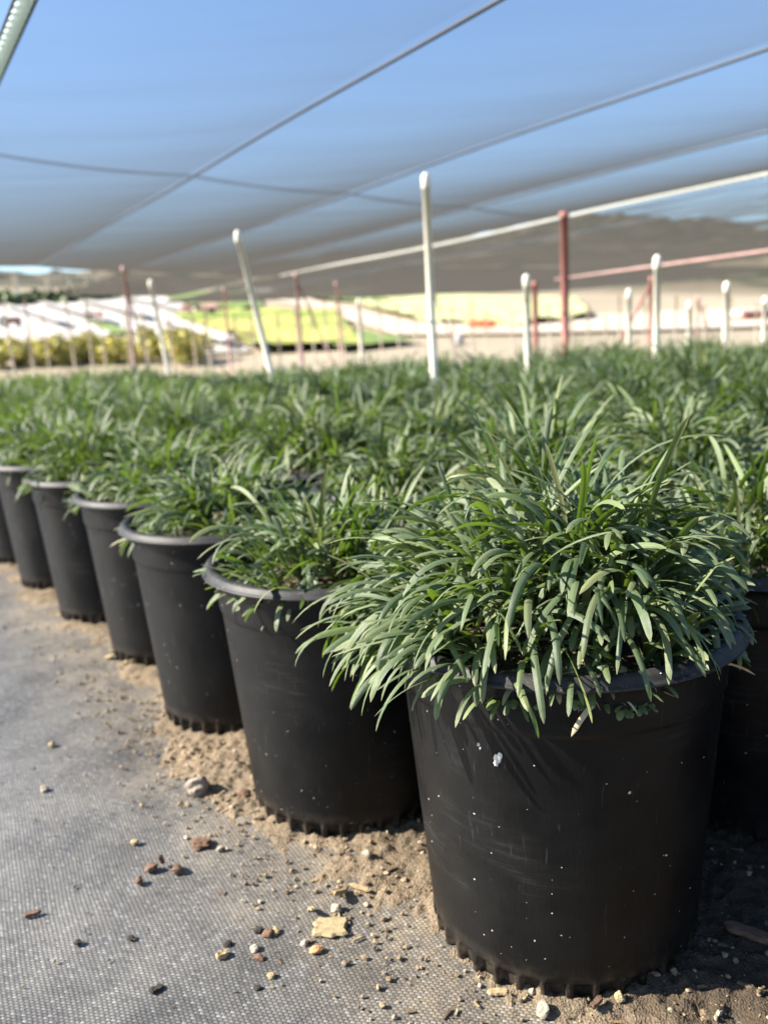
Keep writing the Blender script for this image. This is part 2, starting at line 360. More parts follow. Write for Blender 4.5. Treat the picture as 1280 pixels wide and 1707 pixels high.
def build_soil():
    for k, (x0, x1, y0, y1, st) in enumerate(((-.55, 1.1, .62, 1.55, .0036), (-1.9, .6, 1.55, 3.6, .008))):
        xs = np.arange(x0, x1, st); ys = np.arange(y0, y1+st*.5, st); ys[-1] = y1
        X, Y = np.meshgrid(xs, ys, indexing='ij'); Z = soil_h(X, Y)
        ny = len(ys); i, j = np.meshgrid(np.arange(len(xs)-1), np.arange(ny-1), indexing='ij')
        Fq = np.stack([i*ny+j, (i+1)*ny+j, (i+1)*ny+j+1, i*ny+j+1], -1).reshape(-1, 4)
        keep = (Z.ravel()[Fq].max(1) > -.006); Fq = Fq[keep]
        us, inv = np.unique(Fq, return_inverse=True)
        V = np.stack([X, Y, Z], -1).reshape(-1, 3)[us]
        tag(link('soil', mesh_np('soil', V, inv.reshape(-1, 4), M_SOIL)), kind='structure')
build_soil()

# ico-like crumb
def crumb_mesh(P, S, seed=1):
    rs = np.random.RandomState(seed)
    ph = (1+5**.5)/2; B = np.array([(-1, ph, 0), (1, ph, 0), (-1, -ph, 0), (1, -ph, 0), (0, -1, ph), (0, 1, ph), (0, -1, -ph), (0, 1, -ph), (ph, 0, -1), (ph, 0, 1), (-ph, 0, -1), (-ph, 0, 1)], float)/1.9
    T = np.array([(0, 11, 5), (0, 5, 1), (0, 1, 7), (0, 7, 10), (0, 10, 11), (1, 5, 9), (5, 11, 4), (11, 10, 2), (10, 7, 6), (7, 1, 8), (3, 9, 4), (3, 4, 2), (3, 2, 6), (3, 6, 8), (3, 8, 9), (4, 9, 5), (2, 4, 11), (6, 2, 10), (8, 6, 7), (9, 8, 1)])
    V = []; Fs = []
    for k, (p, s) in enumerate(zip(P, S)):
        q = B*(1+rs.uniform(-.28, .28, (12, 1)))*np.array([1, rs.uniform(.5, 1), rs.uniform(.45, .9)])
        a = rs.uniform(0, 6.28); c, s_ = math.cos(a), math.sin(a)
        q = np.c_[q[:, 0]*c-q[:, 1]*s_, q[:, 0]*s_+q[:, 1]*c, q[:, 2]]*s*.5
        V.append(q+p); Fs.append(T+12*k)
    return np.concatenate(V), np.concatenate(Fs)
def build_crumbs():
    P = []; S = []
    rs = np.random.RandomState(5)
    for _ in range(3600):
        x = rs.uniform(-1.1, .3); y = rs.uniform(.64, 2.0); s = float(rowline(np.array(x), np.array(y)))
        if s < .24 or rs.rand() > (.15+.85*math.exp(-(s-.24)/.2))*(1 if fnoise(x, y, .14, 3, 3) > .02 else .3): continue
        sz = .0012+.0045*rs.rand()**4; P.append((x, y, .003+sz*.3)); S.append(sz)
    while len(P) < 9500:
        x = rs.uniform(-1.5, .95); y = rs.uniform(.62, 1.6+rs.rand()*1.2); s = float(rowline(np.array(x), np.array(y)))
        p = math.exp(-((s-.23)/.075)**2) if s > .2 else (.7 if s > -.1 else .35)
        if s > .3: p += .035*(1 if fnoise(x, y, .12, 2, 3) > .1 else .25)
        if rs.rand() > p: continue
        big = rs.rand()**5; sz = .0018+.0088*big
        if s > .34: sz *= .6
        z = max(float(soil_h(np.array(x), np.array(y))), .002)+sz*.22
        P.append((x, y, z)); S.append(sz)
    V, T = crumb_mesh(P, S)
    tag(link('soil_crumbs', mesh_np('soil_crumbs', V, T, M_CRUMB, False)), 'loose crumbs of sandy soil scattered along the bases of the black pots', 'soil crumbs', kind='stuff')
build_crumbs()
# shreds of bark and straw lying in the shaded soil
def build_litter():
    m = MB(); rs = random.Random(3)
    for k in range(420):
        while 1:
            x, y = rs.uniform(-.7, 1.0), rs.uniform(.66, 1.8); s = float(rowline(np.array(x), np.array(y)))
            if s < .27+rs.random()**3*.5: break
        L = rs.uniform(.005, .018)*(.6 if s > .27 else 1); z = max(float(soil_h(np.array(x), np.array(y))), .0015)+.002
        m.box((x, y, z), (L, L*rs.uniform(.12, .4), .0012), rs.uniform(0, 3.14), L*.06, rs.uniform(-.25, .25))
    o = m.build('bark_litter', m_crumb('bark_litter', [(.06, .04, .025), (.22, .15, .08), (.40, .31, .18), (.10, .06, .04)]))
    tag(o, 'thin shreds of bark and straw strewn over the soil around the pots', 'bark litter', kind='stuff')
build_litter()

# ------------------------------------------------------------------ pots
RIM_R, POT_H, BASE_R, TOP_R = .2235, .417, .171, .199
def pot_wall_mesh():
    n = 360; V = []; rows = []
    def rad(z): return BASE_R+(TOP_R-BASE_R)*z/.375
    prof = [(rad(0)-.003, 0.0, 1), (rad(0), .002, 1), (rad(.01), .010, 1), (rad(.018), .018, 1), (rad(.024), .0235, 1), (rad(.027), .0255, .55), (rad(.030), .028, 0), (rad(.036), .035, 0)]
    prof += [(rad(z), z, 0) for z in np.linspace(.05, .345, 14)]
    prof += [(rad(.350)+.0004, .349, 0), (rad(.350)+.0016, .3505, 0), (rad(.355)+.0026, .3535, 0), (rad(.36)+.0028, .36, 0), (rad(.385)+.002, .393, 0), (rad(.39)+.003, .404, 0),
             (.2105, .4085, 0), (.2215, .4095, 0), (RIM_R-.0004, .4108, 0)]
    N = 36
    for r, z, a in prof:
        for k in range(n):
            ph = (k*N/n) % 1.0
            inset = .0075 if .28 < ph < .92 else 0
            rr = r-inset*a-(.0012 if a and .92 <= ph or ph <= .28 and a else 0)*-1*a
            q = 2*math.pi*k/n
            V.append((rr*math.cos(q), rr*math.sin(q), z))
    F_ = [(i*n+k, i*n+(k+1) % n, (i+1)*n+(k+1) % n, (i+1)*n+k) for i in range(len(prof)-1) for k in range(n)]
    b = len(V); V.append((0, 0, .012)); me = bpy.data.meshes.new('pot')
    F_ += [(b, (k+1) % n, k) for k in range(n)]
    me.from_pydata(V, [], F_); me.update(); me.polygons.foreach_set('use_smooth', [True]*len(me.polygons)); me.materials.append(M_POT)
    return me
def rim_mesh():
    m = MB()
    m.lathe([(RIM_R-.0004, .4108), (RIM_R, .4125), (RIM_R-.001, .4140), (.2205, .4148), (.2190, .4165), (.2175, .4205), (.2140, .4235), (.2090, .4245), (.2040, .4230), (.2010, .4190), (.1995, .412), (.1985, .403), (.1975, .39), (.196, .372), (.194, .345)], 128)
    me = bpy.data.meshes.new('rim'); me.from_pydata(m.v, [], m.f); me.update(); me.polygons.foreach_set('use_smooth', [True]*len(me.polygons)); me.materials.append(M_RIM)
    return me
def m_rim():
    t = NT('rim_plastic'); tc = t.n('TexCoord').outputs['Object']; n = t.noise(tc, 30, 6, .7); n2 = t.noise(tc, 220, 3)
    c = t.mix(t.rng(n, .4, .75), (.010, .010, .011), (.045, .043, .040)); c = t.mix(t.rng(n2, .66, .72, 0, .5), c, (.35, .32, .27))
    return t.done(t.bsdf(c, t.math('MULTIPLY_ADD', n, .3, .40), n, .2, .001, .32))
M_RIM = m_rim()
ME_POT, ME_RIM = pot_wall_mesh(), rim_mesh()
def mix_mesh():
    n = 40; V = [(0, 0, .375)]; rs = np.random.RandomState(2)
    rr = np.linspace(.015, .1945, 16); 
    for i, r in enumerate(rr):
        for k in range(n):
            q = 2*math.pi*k/n; V.append((r*math.cos(q), r*math.sin(q), .377+.010*(1-(r/.195)**2)+rs.uniform(-.004, .004)))
    F_ = [(1+i*n+k, 1+(i+1)*n+k, 1+(i+1)*n+(k+1) % n, 1+i*n+(k+1) % n) for i in range(15) for k in range(n)]+[(0, 1+k, 1+(k+1) % n) for k in range(n)]
    me = bpy.data.meshes.new('potting_soil'); me.from_pydata(V, [], F_); me.update(); me.materials.append(M_POTMIX); return me
ME_MIX = mix_mesh()

# ------------------------------------------------------------------ foliage
def blades(specs, name, mat, seg=10, across=3):
    """specs: arrays base(x,y,z), az, a0 (start angle from vertical), a1 (added bend), L, W, twist, side"""
    N = len(specs); s = np.linspace(0, 1, seg+1); s = 1-(1-s)**1.25
    B = np.array([q[0] for q in specs]); az, a0, a1, L, W, tw, sd, pw = [np.array([q[i] for q in specs])[:, None] for i in range(1, 9)]
    ang = a0+a1*s[None]**pw; ds = L*np.diff(s)[None]
    am = .5*(ang[:, 1:]+ang[:, :-1]); azs = az+sd*s[None]**1.5; azm = .5*(azs[:, 1:]+azs[:, :-1])
    dx = np.sin(am)*np.cos(azm)*ds; dy = np.sin(am)*np.sin(azm)*ds; dz = np.cos(am)*ds
    Z0 = np.zeros((N, 1)); C = np.stack([np.c_[Z0, dx.cumsum(1)], np.c_[Z0, dy.cumsum(1)], np.c_[Z0, dz.cumsum(1)]], -1)+B[:, None, :]
    Tn = np.stack([np.sin(ang)*np.cos(azs), np.sin(ang)*np.sin(azs), np.cos(ang)], -1)
    S = np.stack([-np.sin(azs), np.cos(azs), 0*azs], -1); Nn = np.cross(S, Tn)
    twa = tw*(.25+.75*s[None]); S2 = S*np.cos(twa)[..., None]+Nn*np.sin(twa)[..., None]; N2 = np.cross(S2, Tn)
    prof = np.interp(s, [0, .12, .35, .75, .90, .955, .985, 1], [.45, .62, .92, 1.0, .90, .70, .42, .08]); wd = W*prof[None]*.5
    U = np.linspace(-1, 1, across); V = []
    for u in U: V.append(C+S2*(wd*u)[..., None]+N2*(wd*.30*(abs(u)-.5))[..., None])
    V = np.stack(V, 2)                                # N, seg+1, across, 3
    k = np.arange(N)[:, None, None]*(seg+1)*across; i = np.arange(seg)[None, :, None]; j = np.arange(across-1)[None, None]
    a = k+i*across+j; Fq = np.stack([a, a+1, a+across+1, a+across], -1).reshape(-1, 4)
    me = mesh_np(name, V.reshape(-1, 3), Fq, mat)
    uvv = np.stack(np.broadcast_arrays(((U+1)/2)[None, None], s[None, :, None]), -1)
    uvv = np.broadcast_to(uvv, (N, seg+1, across, 2)).reshape(-1, 2)
    uv = me.uv_layers.new(name='UVMap'); li = np.empty(len(me.loops), np.int32); me.loops.foreach_get('vertex_index', li)
    uv.data.foreach_set('uv', uvv[li].astype(np.float32).ravel())
    return me
def tuft_specs(seed, ntuft, per, rad, Lm, mound=.1, droop=1., up=.16, W=.0088, zc=.38, bias=(0, 0), hero=False):
    """tufts rooted on a low mound; each tuft is a fan of arching blades that leans outwards with its place in the pot"""
    rs = np.random.RandomState(seed); out = []
    for k in range(ntuft):
        r = rad*math.sqrt((k+.4)/ntuft); q = k*2.39996+rs.uniform(-.35, .35)
        tx, ty = r*math.cos(q), r*math.sin(q); e = r/rad; lean = .80*e**1.6; ls = rs.uniform(.78, 1.15)
        tz = zc+mound*(1-e*e)*rs.uniform(.7, 1.15)-.006; n = int(per*rs.uniform(.7, 1.3))
        ta = rs.uniform(-.3, .3, 2); tu = rs.uniform(.6, 1.5)
        for b in range(n):
            th = rs.uniform(0, 6.283); f = rs.rand(); own = .08+.72*f**.8
            vx = own*math.cos(th)+lean*math.cos(q)+ta[0]+bias[0]; vy = own*math.sin(th)+lean*math.sin(q)+ta[1]+bias[1]
            a0 = math.hypot(vx, vy); az = math.atan2(vy, vx)
            L = Lm*ls*rs.uniform(.55, 1.18)
            bend = droop*(rs.uniform(.35, 1.75)+.5*a0+.4*f)
            if rs.rand() < up*tu: a0 *= .5; bend *= .4; L *= 1.0
            if hero:
                c_ = math.cos(az+.3)
                if c_ > .5 and e > .6: L *= 1-.30*min(1, (c_-.5)*2.5)
                if abs(math.atan2(ty, tx)+1.75) < .25 and e > .7: L *= .55
            elif e > .6 and math.cos(az-q) > .2: L *= .82
            a0 = min(a0, 1.35); bend = min(bend, 2.95-a0); pw = rs.uniform(.8, 2.4)
            S_ = np.linspace(.05, .95, 10); A_ = a0+bend*S_**pw; ez = float(np.cos(A_).mean()); ex = float(np.sin(A_).mean())
            bx_, by_ = tx+ex*L*math.cos(az), ty+ex*L*math.sin(az); rr_ = math.hypot(bx_, by_); qa = math.atan2(by_, bx_)
            if rr_ > .19:          # how far below the rim a blade that leaves the pot may hang
                w_ = .5+.5*math.cos(qa+.6); zmin = (.328+.085*w_+rs.uniform(-.02, .03)) if hero else .375+rs.uniform(-.03, .03)
                if tz+ez*L < zmin and ez < 0: bend *= .45+.3*rs.rand(); L *= max(.45, min(1, (tz-zmin)/(-ez*L)))
                mx_ = .332-.108*w_ if hero else .245
                if rr_ > mx_: L *= max(.45, 1-(rr_-mx_)/max(ex*L, .02))
            out.append(((tx+.010*math.cos(th), ty+.010*math.sin(th), tz), az, a0, bend, L, W*rs.uniform(.62, 1.12), rs.normal(0, .6), rs.normal(0, .38), pw))
    return out
def dead_specs(seed, n, front=True):
    rs = np.random.RandomState(seed); out = []
    for k in range(n):
        q = rs.normal(-1.75, .45) if front else rs.uniform(0, 6.28); r = rs.uniform(.11, .168)
        out.append(((r*math.cos(q), r*math.sin(q), .385), q+rs.normal(0, .6), rs.uniform(.3, 1.2), rs.uniform(.6, 1.8), rs.uniform(.035, .095), rs.uniform(.004, .008), rs.normal(0, .9), rs.normal(0, .6), 1.2))
    return out
HERO = blades(tuft_specs(23, 62, 27, .176, .188, .115, 1.08, .04, .0085, bias=(-.09, .0), hero=True), 'foliage', M_LEAF, 13, 5)
HERO_DEAD = blades(dead_specs(4, 60), 'dead_leaves', M_DEAD, 7, 3)
VAR = [blades(tuft_specs(40+k, 34, 19, .142, lm, md, 1.05, upf*.7, .0086), 'foliage', M_LEAF, 9, 3) for k, (lm, md, upf) in enumerate(((.165, .06, .18), (.175, .08, .2), (.18, .10, .22), (.16, .075, .15), (.185, .085, .25)))]
SMALL = blades(tuft_specs(60, 36, 19, .148, .158, .055, 1.0, .22, .0085), 'foliage', M_LEAF, 11, 3)
VDEAD = blades(dead_specs(5, 26, False), 'dead_leaves', M_DEAD, 6, 3)

def potted(x, y, fol, label, group, dead=None, sc=1., rz=0., frz=0., tilt=(0, 0)):
    t = empty('potted_plant', (x, y, .001), label, 'potted plant', group, 0)
    t.rotation_euler = (tilt[0], tilt[1], rz)
    p = link('pot', ME_POT, t); link('rim', ME_RIM, p); link('potting_soil', ME_MIX, t)
    f = link('foliage', fol, t); f.rotation_euler.z = frz-rz; f.scale = (1, 1, 1)
    if sc != 1: f.scale = (1+(sc-1)*.5, 1+(sc-1)*.5, sc); f.location.z = -.38*(sc-1)
    if dead: d = link('dead_leaves', dead, t); d.rotation_euler.z = frz-rz
    return t
G = 'pots of grass packed in the bed'
front_labels = ['large sharp clump of strappy green grass spilling over the nearest black pot',
    'black pot with scuffed wall and shorter grass tuft, behind the nearest pot',
    'third black pot from the camera in the front row',
    'fourth black pot from the camera in the front row, with bare shiny rim',
    'fifth black pot from the camera in the front row, tan debris at its base']
fol = [HERO, SMALL, VAR[0], VAR[3], VAR[1]]
for i, (x, y) in enumerate(ROW):
    potted(x, y, fol[i], front_labels[i], 'black pots along the front row', HERO_DEAD if i == 0 else VDEAD, [1, 1, .92, .95, 1][i], i*1.3, 0 if i == 0 else i*2.1)
last = Vector(ROW[-1])
for k in range(1, 3):
    p = last+E1*.455*k
    potted(p.x, p.y, VAR[(k+2) % 5], ['black pot sixth from the camera in the front row, pale scuffed strip on its wall', 'black pot at the left edge of the photo, farthest of the front row in view'][k-1], 'black pots along the front row', VDEAD, 1., k, k*1.7)
cnt = 0
# a dried white splash on the nearest pot's wall
hero = [o for o in bpy.data.objects if o.name == 'potted_plant'][0]
sp_t = onz(829, 1266, 0)[1]; dR = ray(829, 1266); ox, oy = -ROW[0][0], -ROW[0][1]
tt = .60
while math.hypot(dR.x*tt+ox, dR.y*tt+oy) > BASE_R+(TOP_R-BASE_R)*(CAM_H+dR.z*tt)/.375 and tt < 1.2: tt += .0005
hp = Vector((dR.x*tt+ox, dR.y*tt+oy, CAM_H+dR.z*tt)); nv = Vector((hp.x, hp.y, 0)).normalized(); tv = Vector((-nv.y, nv.x, 0))
m = MB(); rq = random.Random(2)
for (du, dv, rr) in ((0, 0, .0050), (.003, .005, .0035), (-.002, -.006, .0028), (-.022, .012, .002), (-.020, .008, .0016)):
    c_ = hp+tv*du+Vector((0, 0, dv)); V_ = [c_+nv*.0016]; n_ = 12
    for lv, (f_, h_) in enumerate(((.6, .0014), (1., .0002))):
        V_ += [c_+(tv*math.cos(6.283*k/n_)+Vector((0, 0, 1.3))*math.sin(6.283*k/n_))*rr*f_*rq.uniform(.7, 1.2)+nv*h_ for k in range(n_)]
    m.add(V_, [(0, 1+k, 1+(k+1) % n_) for k in range(n_)]+[(1+k, 1+n_+k, 1+n_+(k+1) % n_, 1+(k+1) % n_) for k in range(n_)])
m.build('splash', simple('dried_splash', (.62, .60, .54), .8, .2, 300), hero, True)
rsb = np.random.RandomState(9)
def chain(k):          # centre line of the rows: follows the first row
    if k <= 4: 
        return Vector(ROW[k]) if k >= 0 else Vector(ROW[0])-E1*.455*(-k)
    return last+E1*.455*(k-4)
for r_ in range(1, 22):
    for k in range(-18, 16):
        p = chain(k)+E2*.457*r_+Vector((rsb.uniform(-.004, .004), rsb.uniform(-.004, .004)))
        if p.y < .75 or p.y > 6.6+max(0, -(p.x+1.2))*1.5: continue
        if p.x < -.50*p.y-.32 or p.x > .64*p.y+.45: continue
        if (r_, k) == (1, 0): lab, gr = 'grass clump at the right edge of the photo, immediately behind the nearest pot', 'black pots along the front row'
        else: lab, gr = 'clump of dark green grass in the blurred mass behind the front row of pots', G
        potted(p.x, p.y, VAR[rsb.randint(5)], lab, gr, None, rsb.uniform(.90, 1.12), rsb.uniform(0, 6), rsb.uniform(0, 6)); cnt += 1
print('bed plants', cnt)

# ------------------------------------------------------------------ PVC risers, steel posts
def riser(px, ytop, D, label, rad=.0195, zb=.0, lean=0.):
    top = ony(px, ytop, D); h = top.z
    g = float(terr(top.x, top.y)) if D > 12 else 0
    e = empty('pvc_riser', (top.x, top.y, g), label, 'pipe', 'white irrigation risers in the bed'); h -= g
    m = MB(); m.tube([(lean, 0, 0), (lean*.5, 0, h*.5), (0, 0, h-.045)], rad, 16); m.build('pipe', M_PVC, e, True)
    m = MB(); m.lathe([(rad+.001, h-.075), (rad+.003, h-.073), (rad+.003, h-.022), (rad*.9, h-.010), (rad*.55, h-.002), (.001, h+.001)], 18); m.build('cap', M_PVC, e, True)
riser(709, 288, 4.4, 'tallest white PVC pipe, standing in the middle of the bed and nearly touching the cloth')
riser(396, 384, 5.6, 'leaning white PVC pipe left of centre with rounded cap', lean=.22)
riser(877, 457, 5.2, 'short white PVC pipe just left of the tall red post')
riser(1095, 425, 4.9, 'white PVC pipe with capped top rising right of the tall red post')
riser(1211, 469, 6.3, 'white PVC pipe near the right edge, second tallest on the right side', .022)
riser(1048, 481, 6.7, 'small white PVC pipe beside the slanted red brace')
riser(1148, 502, 8.2, 'shortest faint white pipe between two taller pipes at the right')
riser(1275, 494, 7.0, 'white pipe standing at the extreme right edge of the photo')
riser(251, 466, 8.0, 'pale leaning pipe left of centre above the yellow plants', lean=.12)
riser(597, 497, 9.0, 'faint white pipe between the road and the yellow field')
riser(717, 475, 9.0, 'faint pale pipe just behind the tallest white pipe')
CZ = 1.6
def post(px, ytop, D, label, rad=.031, brace=None, mat=None, sect=None):
    top = ony(px, ytop, D); g = float(terr(top.x, top.y)) if D > 12 else 0; h = top.z-g
    e = empty('steel_post', (top.x, top.y, g), label, 'post', 'red steel posts holding up the shade cloth')
    m = MB(); m.tube([(0, 0, 0), (0, 0, h)], rad, 14); m.build('upright', mat or M_RED, e, True)
    m = MB(); m.lathe([(rad+.001, h-.05), (rad+.007, h-.048), (rad+.007, h+.004), (.001, h+.006)], 14); m.build('cap', mat or M_RED, e, True)
    if brace:
        bx, bh = brace; m = MB(); m.tube([(0, 0, h-.06), (bx, .0, bh)], rad*.62, 10); m.build('brace', mat or M_RED, e, True)
post(940, 354, 6.75, 'tall dark red steel post holding the cloth edge right of centre')
post(891, 470, 9.5, 'short red post just right of a white pipe', .03)
post(1086, 462, 9.6, 'red post with slanted brace leaning left beside a white pipe', .028, (-.45, .35))
post(493, 455, 9.0, 'pale red post with brace under the cloth left of centre', .018, (.45, 0.1), M_REDF)
post(206, 445, 8.6, 'faded red post in front of the white container rows at left', .018, (.2, .0), M_REDF)
post(722, 478, 12, 'faded red post with brace behind the tallest white pipe', .018, (.35, .2), M_REDF)
post(1163, 495, 11, 'faint red post near the right edge below the red beam', .018, (.3, .2), M_REDF)
post(560, 470, 11.5, 'faint pinkish post in front of the yellow field', .018, None, M_REDF)
post(373, 480, 11.5, 'faint pinkish post left of the leaning white pipe', .018, None, M_REDF)

# wire fence of thin stakes behind the bed
def stake(px, y1, D, k):
    p = ony(px, y1, D); g = float(terr(p.x, p.y)) if D > 12 else 0
    m = MB(); m.tube([(0, 0, 0), (random.uniform(-.02, .02), 0, p.z-g)], .013, 8)
    o = m.build('stake', M_STAKE, None, True, (p.x, p.y, g)); tag(o, 'thin pale upright stake in the blurred line of stakes just beyond the bed', 'stake', 'thin stakes standing beyond the bed')
rs_ = random.Random(4); xq = 8
while xq < 1275:
    stake(xq, 505+rs_.uniform(-14, 22), rs_.uniform(9.5, 13.5), 0); xq += rs_.uniform(22, 46)

# ------------------------------------------------------------------ shade cloth, wires, ropes
vp, _ = onz(-205, 612, 0); D1 = Vector((ray(-210, 598).x, ray(-210, 598).y)).normalized()      # along the wires
C0, _ = onz(30, 45, CZ); C0 = Vector((C0.x, C0.y)); NW = Vector((D1.y, -D1.x))               # across, to the right
def uw(p): q = Vector((p.x, p.y))-C0; return q.dot(D1), q.dot(NW)
def xy(u, w): q = C0+D1*u+NW*w; return q.x, q.y
def wv(px, py): return uw(onz(px, py, CZ)[0])
W2, W3, W4, W5 = [wv(*q)[1] for q in ((560, 148), (840, 228), (1000, 287), (1040, 337))]
S1, S2 = wv(0, 258), wv(900, 360)
sk = (S2[0]-S1[0])/(S2[1]-S1[1]); seam_u = lambda w_: S1[0]+sk*(w_-S1[1])
B1, B2 = wv(0, 440), wv(500, 462); bk = (B2[0]-B1[0])/(B2[1]-B1[1]); back_u = lambda w_: B1[0]+bk*(w_-B1[1])
print('wires', W2, W3, W4, W5, 'seam', S1, S2, 'back', B1, B2, 'D1', D1)
WL = [0, W2, W3, W4, W5]
def cz(u, w_, base=CZ):
    z = base
    for a, b in zip(WL[:-1], WL[1:]):
        if a <= w_ <= b: t = (w_-a)/(b-a); z -= .018*4*t*(1-t)*min(1, (b-a))
    return z+.005*float(fnoise(u*.7, w_*1.6, 1.3, 2, 2))
def sheet(name, w0, w1, u0f, u1f, mat, nw, nu, zf, parent=None, th=0):
    V = []
    for i in range(nw+1):
        w_ = w0+(w1-w0)*i/nw; a, b = u0f(w_), u1f(w_)
        for j in range(nu+1):
            u = a+(b-a)*j/nu; x, y = xy(u, w_); V.append((x, y, zf(u, w_)))
    Fq = [(i*(nu+1)+j, (i+1)*(nu+1)+j, (i+1)*(nu+1)+j+1, i*(nu+1)+j+1) for i in range(nw) for j in range(nu)]
    return link(name, mesh_np(name, V, Fq, mat), parent)
x0, y0 = xy(0, W5/2)
shade = empty('shade_cloth', (0, 0, 0), 'near panel of grey knitted shade cloth stretched low over the bed', 'shade cloth', 'panels of shade cloth')
sheet('near_panel', 0, W5, lambda w_: -5.5, seam_u, M_CLOTH, 90, 90, cz, shade)
sheet('far_panel', 0, W5, lambda w_: seam_u(w_)-.09, back_u, M_CLOTH, 90, 60, lambda u, w_: cz(u, w_)-.006, shade)
shade2 = empty('shade_cloth', (0, 0, 0), 'farther panel of shade cloth beyond the pale rope, hill showing through it', 'shade cloth', 'panels of shade cloth')
sheet('near_panel', W5+.03, W5+7.5, lambda w_: -7, lambda w_: 6.5+.1*w_, M_CLOTH2, 50, 60, lambda u, w_: CZ-.015+.03*float(fnoise(u, w_*2, 1.5, 3, 4)), shade2)
sheet('far_panel', W5+.03, W5+12, lambda w_: 6.5+.1*w_-.1, lambda w_: 15, M_CLOTH2, 40, 40, lambda u, w_: CZ-.03+.04*float(fnoise(u, w_*2, 1.5, 3, 5)), shade2)
sheet('edge_panel', wv(230, 447)[1], W5, lambda w_: back_u(w_)+.5, lambda w_: back_u(w_)+4.5, M_CLOTH2, 30, 30, lambda u, w_: CZ+.02-.05*(1-w_/W5)+.04*float(fnoise(u, w_*2, 1.5, 3, 5)), shade2)
for wq, lab in ((W2, 'dark support wire under the cloth, crossing from top centre to lower left'), (W3, 'support wire under the cloth running above the tallest white pipe'), (W4, 'support wire under the cloth third from the top edge at the right')):
    m = MB(); m.tube([(*xy(u, wq), cz(u, wq)-.012+.004*math.sin(u*2)) for u in np.linspace(-5.5, back_u(wq)-.05, 60)], .0070, 8)
    tag(m.build('support_wire', M_WIRE, None, True), lab, 'wire', 'support wires under the shade cloth')
def rope(name, pts, rad, mat, label, turns, cord=None, cat='rope'):
    e = empty(name, pts[0], label, cat); o = Vector(pts[0])
    for s in range(3):
        m = MB(); P = []
        n = len(pts)*1
        for i, p in enumerate(pts):
            t = (Vector(pts[min(i+1, n-1)])-Vector(pts[max(i-1, 0)])).normalized(); a = t.cross(Vector((0, 0, 1))).normalized(); b = t.cross(a)
            q = turns*2*math.pi*i/n+s*2.094; P.append(Vector(p)-o+(a*math.cos(q)+b*math.sin(q))*rad*.55)
        m.tube(P, rad*.62, 8); m.build('strand', mat, e, True)
    if cord:
        for sgn in (-1, 1):
            m = MB(); m.tube([Vector(p)-o+Vector((NW.x, NW.y, 0))*sgn*rad*1.45 for p in pts[::6]], rad*.28, 6); m.build('edge_cord', cord, e, True)
rope('edge_rope', [(*xy(u, -.015), CZ-.012) for u in np.linspace(-3.5, 4.5, 500)], .016, M_ROPET, 'turquoise twisted rope along the left edge of the cloth, top left corner', 55, M_CORD)
rope('panel_rope', [(*xy(u, W5+.012), CZ-.02+.012*math.sin(u)) for u in np.linspace(-6.5, 8.3, 600)], .0125, M_ROPE, 'pale twisted rope joining the near and the farther cloth panels', 80)
for dw, lab in ((.9, 'thin wire under the farther cloth panel nearest the pale rope'),):
    m = MB(); m.tube([(*xy(u, W5+dw), CZ-.03) for u in np.linspace(-7, 12, 40)], .006, 6)
    tag(m.build('support_wire', M_WIRE, None, True), lab, 'wire', 'support wires under the shade cloth')
a, b = ony(925, 466, 9.0), ony(1300, 415, 6.2); m = MB(); m.tube([a, b], .011, 12)
tag(m.build('steel_beam', M_REDF, None, True), 'sloping dark red steel beam under the cloth at the right', 'beam')

# ------------------------------------------------------------------ debris on the fabric
M_STONE = m_crumb('stone', [(.20, .16, .13), (.30, .25, .2), (.24, .19, .15)], .8, 60)
M_PALE = m_crumb('pale_stone', [(.36, .30, .21), (.42, .37, .28), (.32, .27, .2)], .8, 60)
M_YEL = simple('yellow_bark', (.33, .26, .14), .85, .25, 120, bump=.002)
M_BRN = simple('brown_clod', (.16, .09, .055), .9, .35, 150, bump=.002)
M_DRK = simple('dark_bark', (.035, .028, .022), .8, .35, 150, bump=.002)
M_TANW = simple('tan_wood', (.42, .30, .16), .85, .3, 160, bump=.002)
M_ORG = simple('orange_stone', (.48, .24, .11), .8, .25, 90, bump=.002)
import bmesh
def lump(name, px, py, size, asp, mat, label, cat, rz=0, rough=.25, group=None):
    """size in photo pixels across; asp = (depth, height) relative to width"""
    p, t = onz(px, py, 0.0); s = size/FPX*t
    bm = bmesh.new(); bmesh.ops.create_icosphere(bm, subdivisions=3, radius=.5); sd = random.random()*50
    for v in bm.verts:
        c = v.co.copy(); n = float(fnoise(c.x*1.3+sd, c.y*1.3+c.z*1.7, .55, 3, 1)); k = 1+rough*2*n
        v.co = Vector((c.x*k*s, c.y*k*s*asp[0], c.z*k*s*asp[1]))
    me = bpy.data.meshes.new(name); bm.to_mesh(me); bm.free(); me.materials.append(mat)
    gz = max(.0015, float(soil_h(np.array(p.x), np.array(p.y))))
    o = link(name, me, None, (p.x, p.y, gz+s*asp[1]*.36)); o.rotation_euler.z = rz; return tag(o, label, cat, group)
